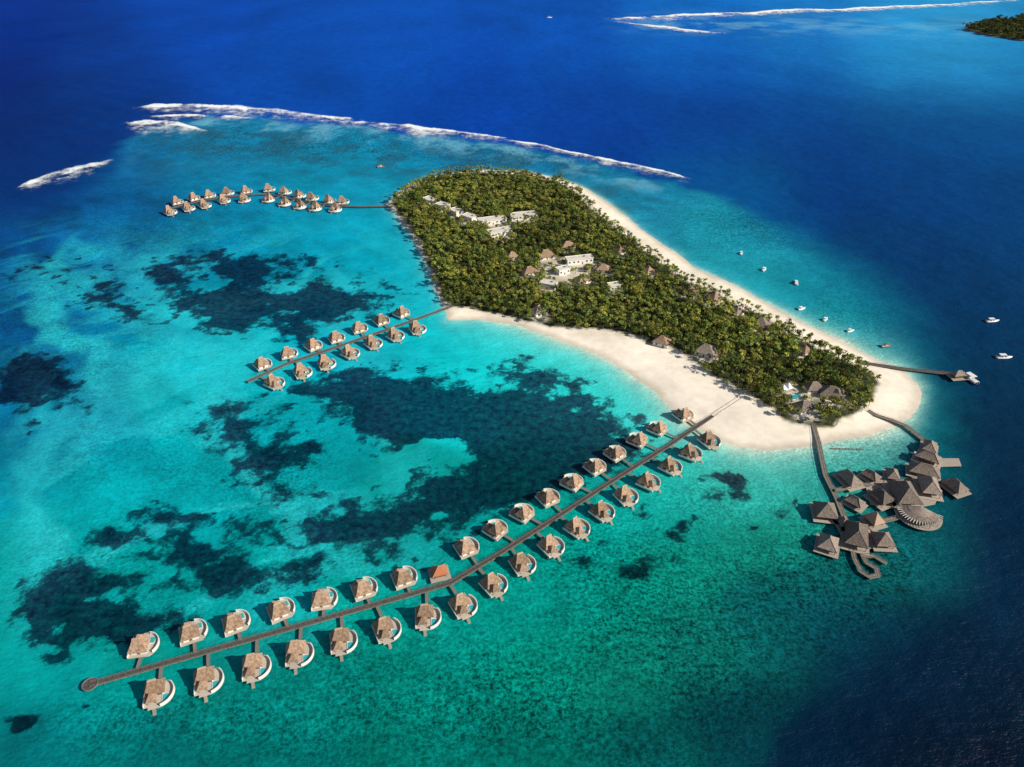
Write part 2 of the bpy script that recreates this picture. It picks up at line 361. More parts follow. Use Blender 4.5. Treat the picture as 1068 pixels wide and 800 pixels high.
dx_ = px + 14 * sc * w1 + 16 * sc * (fbm(X, Y, 26, 5, 5, .65) - .5) * 2; dy_ = py + 10 * sc * w2 + 12 * sc * (fbm(X, Y, 26, 5, 15, .65) - .5) * 2
for (cx, cy, rx, ry, st) in DARK:
    fld += st * np.exp(-((dx_ - cx) / rx) ** 2 - ((dy_ - cy) / ry) ** 2)
for (cx, cy, rx, ry, st) in [(452,474,30,10,2.4),(470,462,20,6,1.1),(228,296,18,6,1.2),(430,482,20,6,1.1),(460,540,12,6,.8),(300,300,14,6,.7),(215,590,12,5,.6),(95,630,12,5,.4)]:
    fld -= st * np.exp(-((dx_ - cx) / rx) ** 2 - ((dy_ - cy) / ry) ** 2)
nn = fbm(X, Y, 42, 7, 42, .68)
n3 = fbm(X, Y, 13, 5, 143, .65)
val = np.clip(fld, 0, 1.35) * .68 + 1.5 * (nn - .5) + .7 * (n3 - .5)
val = np.minimum(val, .12 + 3.0 * np.clip(fld, 0, 1))
speck = .46 * sstep(.57, .68, fbm(X, Y, 10, 4, 207, .6) + .2 * np.clip(fld, 0, 1)) * sstep(.02, .18, fld)
patch = np.clip(np.maximum(val, speck), -.5, 1.0)
patch = np.where(inm > .02, patch * inm - .5 * (1 - inm), -.6)
reef = np.zeros(len(X))
for (cx, cy, rx, ry, st) in [(720,660,240,110,.9),(560,740,260,90,.9),(880,600,130,90,.9),(640,600,170,70,.8),(420,690,150,70,.7),(250,760,220,50,.7),(900,500,90,70,.5),(640,560,120,50,.6),(60,330,130,120,.5),(330,150,260,26,.8),(560,165,160,18,.8),(780,240,110,40,.6),(260,500,110,80,.5),(900,330,60,50,.45),(750,520,90,40,.6),(180,240,140,50,.5),(300,590,120,50,.45),(150,600,150,80,.35),(100,480,100,60,.3)]:
    reef = np.maximum(reef, st * np.exp(-((qx - cx) / rx) ** 2 - ((qy - cy) / ry) ** 2))
reef = np.clip(reef * np.sqrt(np.clip(inm, 0, 1)) * (.35 + 1.3 * fbm(X, Y, 45, 5, 61, .6)) + .07 * inm, 0, 1)
# sand streaks, swirls and sediment bands
st1 = fbm(X * .8 + Y * .6, (-X * .6 + Y * .8) * .3, 26, 6, 88, .62) - .5
st2 = fbm(X * .35, (Y + .5 * X), 30, 6, 188, .62) - .5
mid = fbm(X, Y, 34, 7, 23, .66) - .5
leftm = sstep(460, 140, px) * sstep(660, 440, py) * sstep(150, 230, py)
colr *= np.clip(1 + inm * (.75 * mid + (.3 + .8 * leftm) * st1 * sstep(560, 260, py) + .8 * leftm * st2), .4, 1.9)[:, None]
wx_ = X + 70 * (fbm(X, Y, 120, 4, 301) - .5); wy_ = Y + 110 * (fbm(X, Y, 120, 4, 302) - .5)
def ridges(ca, cb, sx_, scl, sd_): return 1 - np.abs(2 * fbm(wx_ * ca + wy_ * cb, (wy_ * ca - cb * wx_) * sx_, scl, 5, sd_, .58) - 1)
zone = inm * sstep(540, 280, px) * sstep(215, 285, py) * sstep(740, 560, py) * sstep(-20, 50, px)
brkn = .35 + 1.3 * fbm(X, Y, 16, 6, 305, .7) - .1
swirl = np.maximum(sstep(.74, .97, ridges(.8, .5, .40, 90, 303)) * .66, sstep(.80, .98, ridges(.6, -.7, .28, 60, 333)) * .5) * zone * brkn
swirl = np.clip(swirl, 0, .8)
colr = colr * (1 - swirl[:, None]) + swirl[:, None] * lin([44, 206, 216])
dkst = sstep(.80, .97, ridges(.6, .8, .5, 110, 313)) * inm * sstep(300, 120, px) * sstep(190, 260, py) * sstep(540, 420, py) * .55
colr = colr * (1 - dkst[:, None] * np.array([.3, .45, .3]))
flat = sstep(-70, -34, rd) * (1 - sstep(-14, -4, rd)) * sstep(130, 190, px) * (1 - sstep(640, 760, px)) * (py < 260) * sstep(.40, .62, fbm(X, Y, 34, 6, 401, .66)) * .7
colr = colr * (1 - flat[:, None]) + flat[:, None] * lin([34, 92, 118])
colr *= (1 + (1 - inm) * .5 * (fbm(X, Y * .5, 120, 6, 99, .6) - .5))[:, None]
ds = sdf(X, Y, SAND)
south = sstep(430, 520, px) * sstep(300, 360, py) * (1 - sstep(930, 985, px))
dsn = np.maximum(ds + 8 * (fbm(X, Y, 24, 5, 71) - .5), 0)
rim = np.exp(-dsn / (5 + 15 * south)) * (.45 + .42 * south)
colr = colr * (1 - rim[:, None]) + rim[:, None] * lin([112, 214, 208])
edge = np.exp(-dsn / (2 + 4.5 * south)) * (.5 + .4 * south)
colr = colr * (1 - edge[:, None]) + edge[:, None] * lin([214, 226, 205])
wash = sstep(-26, -6, rd) * (1 - sstep(-4, 2, rd)) * sstep(120, 190, px) * (1 - sstep(640, 740, px)) * sstep(.44, .72, fbm(X, Y, 40, 6, 3, .66)) * .65
wash = np.maximum(wash, np.exp(-((py - 25 - (px - 700) * .012) / 9) ** 2) * sstep(620, 700, px) * sstep(.35, .7, fbm(X, Y, 60, 5, 33, .6)) * .42)
colr = colr * (1 - wash[:, None]) + wash[:, None] * lin([120, 190, 215])
colr = np.clip(colr, .0005, .9)
ph = (X * .45 + Y * .89) / 58 * 2 * math.pi + 12 * (fbm(X, Y, 170, 4, 4) - .5)
amp = .15 + 1.25 * sstep(440, 60, px)
sw_ = np.sin(ph); sw_ = np.sign(sw_) * np.abs(sw_) ** .8
Z = (1 - inm) * (amp * sw_ * sstep(.35, .7, fbm(X, Y, 130, 3, 6)) + 2.1 * (fbm(X, Y, 28, 5, 8, .62) - .5)) * sstep(6000, 2500, Y)
Z = np.where(ds < 30, 0, Z)
idx = np.arange(nx * ny).reshape(ny, nx)
Q = np.stack([idx[:-1, :-1], idx[:-1, 1:], idx[1:, 1:], idx[1:, :-1]], -1).reshape(-1, 4)
wat = fast_mesh('water', np.stack([X, Y, Z], 1), Q, M['water'], colr, 'seabed', True, {'reef': reef, 'patch': patch})
tag(wat, 'turquoise lagoon and deep blue ocean around the island', 'water', kind='structure')

# ------------------------------------------------------------------ buildings list on the island (used to clear trees)
def ang(p, q):
    a, b = at(*p), at(*q); return math.atan2(b[1] - a[1], b[0] - a[0])
a1 = ang((446,210), (510,236)); a2 = ang((500,234), (560,226)); ab = ang((612,205), (880,365))
BLD = [
 (448,210,13,10,a1,'flat',"small white flat roofed house, topmost of the row at the forest's far end"),
 (462,216,14,10,a1+.15,'flat','white flat roofed house, second from the top of the pale row'),
 (476,222,14,10,a1-.1,'flat','white flat roofed house, third from the top of the pale row'),
 (490,228,15,10,a1+.1,'flat','white flat roofed house, lowest of the pale stepped row in forest'),
 (513,231,30,10,a2,'flat','long white roofed block just right of the pale stepped row'),
 (546,226,29,10,a2-.1,'flat','long white roofed block, rightmost at the far end of forest'),
 (521,243,25,10,a2+.1,'flat','white roofed block nearest the camera in the far forest clearing'),
 (569,267,15,10,.3,'thatch','brown thatched hall at the upper left of the central forest clearing'),
 (604,272,26,8,.25,'flat','long pale roofed building at the top of the central forest clearing'),
 (572,298,14,9,-.4,'flat','pale square roofed house at lower left of the central clearing'),
 (608,292,13,9,.5,'thatch','brown thatched house at lower right of the central clearing'),
 (552,284,13,9,.4,'thatch','brown thatched house at the left edge of the central clearing'),
 (629,281,11,8,-.2,'thatch','brown thatched house at the right edge of the central clearing'),
 (587,283,12,7,.5,'flat','pale roofed house in the middle of the central forest clearing'),
 (562,325,11,9,.5,'grey','grey thatched house near the forest edge left of the wide beach'),
 (736,367,15,11,-.5,'grey','grey thatched house at the forest edge behind the middle of the wide beach'),
 (793,339,13,11,-.5,'grey','dark thatched house near the far beach in right half of the island'),
 (718,303,13,10,ab,'thatch','left of two thatched houses side by side near the far beach'),
 (744,311,13,10,ab,'thatch','right of two thatched houses side by side near the far beach'),
 (819,405,10,7,.5,'tent','white peaked tent roof in the clearing near the restaurant end of forest'),
 (838,425,12,9,.4,'grey','grey thatched house just below the white peaked tent'),
 (867,411,14,10,-.4,'grey','grey thatched house right of the white peaked tent'),
 (690,357,11,9,-.5,'thatch','small thatched house at the forest edge above the long walkway beach'),
 (646,262,10,8,ab,'thatch','brown thatched cottage nearest the far end of the far beach'),
 (676,283,10,8,ab,'thatch','brown thatched cottage just inside the trees midway along the far beach'),
 (768,325,10,8,ab,'grey','grey thatched cottage between the paired houses and the dark thatched house'),
 (838,366,10,8,ab,'thatch','brown thatched cottage nearest the jetty beside the far beach'),
 (592,257,12,8,.2,'thatch','brown thatched cottage just behind the central forest clearing'),
 (640,300,10,7,.3,'flat','small pale roofed house in the trees right of the central clearing'),
 (534,268,10,8,.3,'thatch','brown thatched cottage in the trees left of the central clearing'),
 (848,405,11,8,.1,'grey','grey thatched house between the tent and the rightmost grey house'),
]
BW = [(*at(b[0], b[1], 4.0), b[2], b[3], b[5], i) for i, b in enumerate(BLD)]
PLAZA = [at(*p, 2) for p in [(564,277),(590,268),(618,270),(627,281),(614,298),(590,303),(571,302),(559,289)]]
COURT = [at(*p, 2) for p in [(808,405),(826,399),(842,408),(850,420),(838,429),(818,419)]]

# ------------------------------------------------------------------ island ground
sxs = [p[0] for p in SAND]; sys_ = [p[1] for p in SAND]
gx = np.arange(min(sxs) - 14, max(sxs) + 14, 1.8); gy = np.arange(min(sys_) - 14, max(sys_) + 14, 1.8)
GX, GY = np.meshgrid(gx, gy); gshape = GX.shape; GX = GX.ravel(); GY = GY.ravel()
d = -sdf(GX, GY, SAND) + 6 * (fbm(GX, GY, 30, 5, 12) - .5)
dv = -sdf(GX, GY, VEG) + 14 * (fbm(GX, GY, 14, 4, 13) - .5)
GZ = np.clip(d * .09, -1.2, 1.8) + .5 * sstep(18, 45, d) + .25 * (fbm(GX, GY, 14, 3, 2) - .5)
sandc = lin([247, 235, 217])
wet = 1 - sstep(.0, .8, GZ)
veg = sstep(-1, 4, dv)
clear = np.zeros(len(GX))
for bx, by, L, W, _, _ in BW:
    clear = np.maximum(clear, np.exp(-((GX - bx) / (L * .75)) ** 4 - ((GY - by + 4) / (W * 1.0)) ** 4))
clear = np.maximum(clear, .85 * sstep(4, -4, sdf(GX, GY, PLAZA)))
clear = np.maximum(clear, .9 * sstep(3, -3, sdf(GX, GY, COURT)))
tone = .74 + .52 * fbm(GX, GY, 36, 6, 21, .62)
gcol = sandc[None, :] * (1 - .34 * wet[:, None] * np.array([.85, .9, .95])) * tone[:, None]
litter = np.exp(-np.maximum(-dv, 0) / 6) * sstep(.4, .7, fbm(GX, GY, 8, 4, 67)) * .5
gcol = gcol * (1 - litter[:, None] * np.array([.4, .45, .55]))
soil = np.array([.045, .058, .02])
vm_ = veg * (1 - .75 * clear)
gcol = gcol * (1 - vm_[:, None]) + soil * vm_[:, None]
gi = np.arange(len(GX)).reshape(gshape)
GQ = np.stack([gi[:-1, :-1], gi[:-1, 1:], gi[1:, 1:], gi[1:, :-1]], -1).reshape(-1, 4)
GQ = GQ[(d[GQ] > -11).all(1)]
use = np.unique(GQ); remap = np.full(len(GX), -1); remap[use] = np.arange(len(use))
isl = fast_mesh('ground', np.stack([GX, GY, GZ], 1)[use], remap[GQ], M['sand'], gcol[use], 'tint', True)
tag(isl, 'pale sand beach and soil of the tear shaped island', 'ground', kind='structure')

# ------------------------------------------------------------------ trees
GREENS = [(.175,.20,.034),(.22,.23,.04),(.12,.16,.032),(.27,.255,.05),(.095,.135,.03),(.155,.18,.036),(.20,.20,.038),(.11,.15,.034)]
def palm_crown(seed):
    r = np.random.default_rng(seed); V = []; Qs = []; C = []
    n = 18; base = np.array(GREENS[seed % len(GREENS)])
    for i in range(n):
        az = 2 * math.pi * i / n * 1.618 + r.uniform(-.2, .2); el = R(r.uniform(0, 65)); Ln = r.uniform(2.5, 3.6)
        pr = np.array([0, 0, 0.]); c = base * r.uniform(.65, 1.4); segs = 4
        side = np.array([-math.sin(az), math.cos(az), 0])
        for k in range(segs + 1):
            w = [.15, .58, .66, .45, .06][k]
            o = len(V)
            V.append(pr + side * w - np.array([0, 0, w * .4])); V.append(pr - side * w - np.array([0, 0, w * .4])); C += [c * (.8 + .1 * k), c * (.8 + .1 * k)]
            if k: Qs.append((o - 2, o - 1, o + 1, o))
            pr = pr + np.array([math.cos(az) * math.cos(el), math.sin(az) * math.cos(el), math.sin(el)]) * Ln / segs
            el -= R(27)
    return np.array(V), np.array(Qs), np.array(C)
def broad_crown(seed):
    r = np.random.default_rng(seed + 100); V = []; Qs = []; C = []
    base = np.array(GREENS[(seed + 2) % len(GREENS)])
    cs = [np.array([r.uniform(-2.1, 2.1), r.uniform(-2.1, 2.1), r.uniform(-.8, 1.8)]) for _ in range(9)]
    for c0 in cs:
        tone = r.uniform(.7, 1.3); rad = r.uniform(.9, 1.6)
        for _ in range(20):
            dv_ = r.normal(size=3); dv_[2] = abs(dv_[2]) * .9 - .25; dv_ /= np.linalg.norm(dv_)
            p = c0 + dv_ * rad * r.uniform(.75, 1.05)
            nrm = dv_ + r.normal(size=3) * .4; nrm /= np.linalg.norm(nrm)
            u = np.cross(nrm, r.normal(size=3)); u /= np.linalg.norm(u); w = np.cross(nrm, u); s_ = r.uniform(.28, .58)
            o = len(V); cc = base * tone * r.uniform(.75, 1.3)
            V += [p + (u + .2 * w) * s_, p + (w - .3 * u) * s_ * .8, p - (u - .2 * w) * s_, p - (w + .1 * u) * s_ * .9]; C += [cc] * 4; Qs.append((o, o + 1, o + 2, o + 3))
    return np.array(V), np.array(Qs), np.array(C)
def trunk_arrays(hgt, r0, lean=.0):
    V = []; Qs = []
    for k in range(4):
        u = k / 3
        for i in range(5):
            a = 2 * math.pi * i / 5; rr = r0 * (1 - .45 * u)
            V.append((rr * math.cos(a) + lean * u * u - lean, rr * math.sin(a), hgt * (u - 1)))
            if k: Qs.append(((k-1)*5+i, (k-1)*5+(i+1) % 5, k*5+(i+1) % 5, k*5+i))
    return np.array(V), np.array(Qs)
NV = 8
PALMS = [palm_crown(i) for i in range(NV)]; BROADS = [broad_crown(i) for i in range(NV)]

SPC = 3.85
tx = np.arange(min(sxs), max(sxs), SPC); ty = np.arange(min(sys_), max(sys_), SPC)
TX, TY = np.meshgrid(tx, ty); TX = TX.ravel() + rng.uniform(-2.5, 2.5, TX.size); TY = TY.ravel() + rng.uniform(-2.5, 2.5, TY.size)
td = -sdf(TX, TY, VEG) + 9 * (fbm(TX, TY, 16, 3, 131) - .5)
keep = td > rng.uniform(-2, 3.5, len(TX))
for bx, by, L, W, kd, bi in BW:
    far_ = 11 if bi < 7 else (7.5 if kd == 'flat' else 6)
    e = ((TX - bx) / (L / 2 + 1.8)) ** 2 + ((TY - by + far_ * .65) / (W / 2 + far_)) ** 2
    keep &= e > rng.uniform(.8, 1.1, len(TX))
pl = np.minimum(sdf(TX, TY, PLAZA), sdf(TX, TY, COURT))
keep &= (pl > 0) | (rng.random(len(TX)) < .24)
dens = fbm(TX, TY, 40, 3, 55)
keep &= rng.random(len(TX)) < np.where(dens < .38, .74, .96)
TX, TY, td, dens, pl = TX[keep], TY[keep], td[keep], dens[keep], pl[keep]
order = np.argsort(TY * cp)
TX, TY, td, dens, pl = TX[order], TY[order], td[order], dens[order], pl[order]
NT = len(TX)
ispalm = rng.random(NT) < np.clip(1.3 * (fbm(TX, TY, 30, 3, 95) - .5) + .30 + .3 * (td < 8), 0, 1)
size = np.where(ispalm, rng.uniform(.55, 1.0, NT), rng.choice([.5, .68, .85, 1.1, 1.5], NT, p=[.2, .3, .27, .16, .07]) * rng.uniform(.9, 1.1, NT))
hgt = np.where(ispalm, rng.uniform(6.5, 12.5, NT), 3.6 + size * rng.uniform(2.5, 5.5, NT)) * np.where(td < 4, .75, 1) * np.where(pl < 0, .5, 1)
rot = rng.uniform(0, 6.283, NT)
NI = 300
pm = []; bmh = []
for i in range(NV):
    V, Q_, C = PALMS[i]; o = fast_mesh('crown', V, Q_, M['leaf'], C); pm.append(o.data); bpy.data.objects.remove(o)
    V, Q_, C = BROADS[i]; o = fast_mesh('crown', V, Q_, M['leaf'], C); bmh.append(o.data); bpy.data.objects.remove(o)
tv, tq = trunk_arrays(1, .22, .0)
o = fast_mesh('trunk', tv, tq, M['trunk']); trunkme = o.data; bpy.data.objects.remove(o)
for i in range(NI):
    p = bool(ispalm[i]); edge = td[i] < 7
    if p: lb = 'coconut palm on the forest edge by the sand, at the island end nearest the restaurant' if edge else 'coconut palm standing inside the forest at the island end nearest the restaurant'
    else: lb = 'low leafy tree on the forest edge by the sand, at the restaurant end' if edge else 'leafy round crowned tree inside the forest at the island end nearest the restaurant'
    gp = ('palms' if p else 'leafy trees') + (' on the forest edge' if edge else ' inside the forest') + ' near the restaurant end'
    t = thing('palm_tree' if p else 'broadleaf_tree', lb, 'palm tree' if p else 'tree', (TX[i], TY[i], 1.9), rot[i], gp)
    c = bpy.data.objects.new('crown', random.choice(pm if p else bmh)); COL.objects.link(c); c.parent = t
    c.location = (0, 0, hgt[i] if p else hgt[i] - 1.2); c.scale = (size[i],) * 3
    k = bpy.data.objects.new('trunk', trunkme); COL.objects.link(k); k.parent = t
    k.location = (0, 0, hgt[i] if p else hgt[i] - 1); k.scale = (1, 1, hgt[i])
def mass(name, xs_, ys_, z0, hs, ss, rs, palms, dn, label, mul=1.0):
    Vs = []; Qs = []; Cs = []; off = 0
    for i in range(len(xs_)):
        V, Q_, C = (PALMS if palms[i] else BROADS)[rng.integers(NV)]
        c, s_ = math.cos(rs[i]), math.sin(rs[i]); v = V * ss[i]
        v = np.stack([v[:, 0]*c - v[:, 1]*s_ + xs_[i], v[:, 0]*s_ + v[:, 1]*c + ys_[i], v[:, 2] + z0 + hs[i] - (0 if palms[i] else 1.2)], 1)
        Vs.append(v); Qs.append(Q_ + off); off += len(v); Cs.append(C * rng.uniform(.6, 1.35) * (.6 + .8 * dn[i]) * mul)
        tv2 = tv * np.array([1, 1, hs[i]]) + np.array([xs_[i], ys_[i], z0 + hs[i] - .6]); Vs.append(tv2); Qs.append(tq + off); off += len(tv2); Cs.append(np.tile([.08, .06, .04], (len(tv2), 1)))
    o = fast_mesh(name, np.concatenate(Vs), np.concatenate(Qs), M['leaf'], np.concatenate(Cs))
    return tag(o, label, 'forest', kind='stuff')
sl = slice(NI, NT)
mass('forest', TX[sl], TY[sl], 1.9, hgt[sl], size[sl], rot[sl], ispalm[sl], dens[sl], 'dense palm forest covering the middle and far end of the island')

# distant island, top right corner
fi = [at(*p) for p in [(1004,31),(1030,25),(1070,20),(1140,17),(1180,30),(1140,48),(1068,43),(1030,38)]]
cxf = sum(p[0] for p in fi) / 8; cyf = sum(p[1] for p in fi) / 8
mb = MB(); mb.loft([[(x, y, -.5) for x, y in fi], [(cxf + (x-cxf)*.97, cyf + (y-cyf)*.97, 1.2) for x, y in fi]], cap0=False)
m_ = nmat('far_sand', (.06,.07,.04), (.14,.13,.08), .05, .9)
tag(mb.build('distant_island', m_), 'distant low island at the top right corner', 'island', kind='structure')
fx_ = np.array([p[0] for p in fi]); fy_ = np.array([p[1] for p in fi])
QX, QY = np.meshgrid(np.arange(fx_.min(), fx_.max(), 13), np.arange(fy_.min(), fy_.max(), 16)); QX = QX.ravel() + rng.uniform(-5, 5, QX.size); QY = QY.ravel() + rng.uniform(-6, 6, QY.size)
k = sdf(QX, QY, fi) < -2; QX, QY = QX[k], QY[k]; n_ = len(QX)
mass('distant_forest', QX, QY, 1, rng.uniform(6, 12, n_), rng.uniform(2.4, 3.4, n_), rng.uniform(0, 6, n_), rng.random(n_) < .15, np.full(n_, .5), 'dark green forest on the distant island at the top right corner', .4)

# ------------------------------------------------------------------ surf
def surf(pts, seed, dens_, label, trail=0.0, brk=1.0):
    P_ = np.array(pts, float); tt = np.arange(len(P_)); L = sum(np.hypot(*(P_[i+1, :2] - P_[i, :2])) for i in range(len(P_) - 1))
    n = int(L * 1.8); m = 34
    u = np.linspace(0, len(P_) - 1, n)
    cx = np.interp(u, tt, P_[:, 0]); cy = np.interp(u, tt, P_[:, 1]); w = np.interp(u, tt, P_[:, 2])
    w = w * (.5 + .8 * fbm(cx, cy * 0, 18, 4, seed + 40))
    V = []; cov = []
    lo_, hi_ = -1.3, 2.2 + trail
    cy = cy + 1.8 * (fbm(cx, cy * 0, 30, 5, seed, .6) - .5) * 2
    for j in range(m):
        v = lo_ + (hi_ - lo_) * j / (m - 1)
        X_, Y_ = at(cx, cy + v * w)
        nz = fbm(X_, Y_ * .7, 42, 6, seed + 3, .7)
        crest = sstep(-1.2, -.6, v) * (1 - sstep(-.45, .8, v)); tail = .50 * sstep(-.8, .2, v) * (1 - sstep(.1, hi_, v))
        ends = sstep(0, 1, np.clip(np.minimum(u, len(P_) - 1 - u) * 1.4, 0, 1))
        along = 1 - brk * (1 - sstep(.32, .58, fbm(cx, cy * 0, 22, 5, seed + 9, .62)))
        c = np.maximum(crest * (.2 + .85 * along), tail * (.5 + .5 * along)) * (1.0 + 2.4 * (nz - .5)) * ends * dens_
        if j in (0, m - 1): c = c * 0
        cov.append(np.clip(c, 0, 1.05)); V.append(np.stack([X_, Y_, 1.5 + 1.0 * np.maximum(0, 1 - abs(v + .4) * 1.6) * nz * ends], 1))
    V = np.stack(V, 0).reshape(-1, 3); cv = np.stack(cov, 0).ravel()
    ii = np.arange(m * n).reshape(m, n)
    Qs = np.stack([ii[:-1, :-1], ii[:-1, 1:], ii[1:, 1:], ii[1:, :-1]], -1).reshape(-1, 4)
    Qs = Qs[cv[Qs].max(1) > .02]
    us = np.unique(Qs); rm = np.full(len(V), -1); rm[us] = np.arange(len(us))
    o = fast_mesh('surf', V[us], rm[Qs], M['foam'], smooth=True, extra={'cover': cv[us]})
    tag(o, label, 'surf', kind='stuff')
surf([(130,115,3),(180,112,4),(240,114,4.5),(290,119,4),(340,124,3),(392,127,2)], 11, 1.0, 'white surf breaking along the left end of the outer reef', 2.0, .5)
surf([(120,133,3.5),(158,130,6),(185,132,5),(226,140,2)], 12, 1.0, 'short patch of white surf just inside the left end of the reef', 1.0, .5)
surf([(140,123,2),(200,122,3),(290,127,2)], 17, .85, 'thin streaks of foam between the two left reef breakers', 1.0)
surf([(325,125,1.5),(395,131,2.8),(450,137,3.2),(500,142,2.5),(540,148,1.5)], 13, 1.0, 'white surf along the middle of the outer reef above the island', 2.6, .5)
surf([(500,143,1.3),(560,152,2.0),(610,163,2.0),(660,174,2.5),(690,180,2.5),(728,190,1.5)], 14, .95, 'thin broken surf along the right end of the outer reef', 2.4, .6)
surf([(8,203,2),(50,187,5),(85,177,5),(130,166,2)], 15, 1.0, 'separate white breaker at the left edge of the picture', .6, .4)
surf([(618,20.5,1.6),(690,19,2.2),(760,15,1.7),(860,11,1.5),(960,7,1.5),(1100,-1,1.3)], 16, 1.1, 'long white surf line on the far reef at the top', 1.4, .3)
surf([(630,22,1),(680,28,1.3),(720,32,1.5),(768,36,1.1)], 18, .95, 'short surf line just below the long far surf line', .6, .4)

# ------------------------------------------------------------------ walkways
def boardwalk(label, pts, width=2.8, round_end=None, name='boardwalk', z=1.7, step=11, rail=True, wood='walk'):
    pts = [Vector((*at(p[0], p[1], z), 0)) for p in pts]
    o0 = pts[0].copy(); t = thing(name, label, 'walkway', tuple(o0), 0, None)
    pts = [p - o0 for p in pts]
    def offs(dist):
        out = []
        for i, p in enumerate(pts):
            d0 = (pts[i] - pts[i-1]).normalized() if i else None
            d1 = (pts[i+1] - pts[i]).normalized() if i < len(pts) - 1 else None
            dd = ((d0 or d1) + (d1 or d0)).normalized(); nr = Vector((-dd.y, dd.x, 0))
            k_ = 1 / max(.5, nr.dot(Vector((-(d1 or d0).y, (d1 or d0).x, 0))))
            out.append(p + nr * dist * k_)
        return out
    def strip(mb, a, b, z0, z1):
        A, B = offs(a), offs(b)
        rings = [[(A[i].x, A[i].y, z0), (B[i].x, B[i].y, z0), (B[i].x, B[i].y, z1), (A[i].x, A[i].y, z1)] for i in range(len(pts))]
        mb.loft(rings)
    hw = width / 2
    mb = MB(); strip(mb, -hw, hw, z - .2, z); mb.build('deck', M[wood], t)
    for sd in (-1, 1):
        mb = MB(); strip(mb, sd * (hw - .02), sd * (hw + .16), z - .28, z + .12); mb.build('edge_beam', M['rail'], t)
        if rail:
            mb = MB(); strip(mb, sd * (hw + .02), sd * (hw + .12), z + .85, z + .97); L_ = offs(sd * (hw + .07))
            for i in range(len(pts) - 1):
                n = max(1, int((L_[i+1] - L_[i]).length / 5))
                for k in range(n):
                    q = L_[i].lerp(L_[i+1], k / n); mb.box(q.x, q.y, z + .48, .12, .12, .74)
            mb.build('handrail', M['rail'], t)
    tot = sum((pts[i+1] - pts[i]).length for i in range(len(pts) - 1)); step = max(step, tot / 46)
    for sd in (-1, 1):
        L_ = offs(sd * (hw - .35))
        for i in range(len(pts) - 1):
            n = max(1, round((pts[i+1] - pts[i]).length / step))
            for k in range(n):
                q = L_[i].lerp(L_[i+1], (k + .5) / n); MB().cyl(q.x, q.y, -1.6, z - .2, .2, n=7).build('pile', M['pile'], t)
    if round_end:
        r = round_end; mb = MB(); mb.cyl(0, 0, z - .24, z + .06, r, n=28); mb.build('round_platform', M['walk'], t)
        mb = MB(); mb.loft([sring(a, a, h_, 28, 2) for a, h_ in ((r, z + .07), (r + .2, z + .07), (r + .2, z + .5), (r, z + .5), (r, z + .07))], False, False); mb.build('round_rail', M['rail'], t)
    return [p + o0 for p in pts]
LONG = [(94,714),(200,684),(300,656),(390,631),(470,608),(520,578),(580,540),(640,501),(700,463),(740,436),(778,411)]
MID = [(258,398),(300,379),(345,364),(400,345),(440,331),(472,319)]
FAR = [(172,219),(190,214),(212,209),(236,205.5),(257,203.5),(281,202.5),(298,206),(313,209.5),(328,212),(345,214.5),(375,215.5),(410,215)]
wl = boardwalk('longest dark timber walkway running from the wide beach to the lower left', LONG, 2.5, 3.2)
wm = boardwalk('middle timber walkway with villas running from the island\'s left shore', MID, 2.5)
wf = boardwalk('farthest timber walkway bending through villas at the upper left', FAR, 2.6)

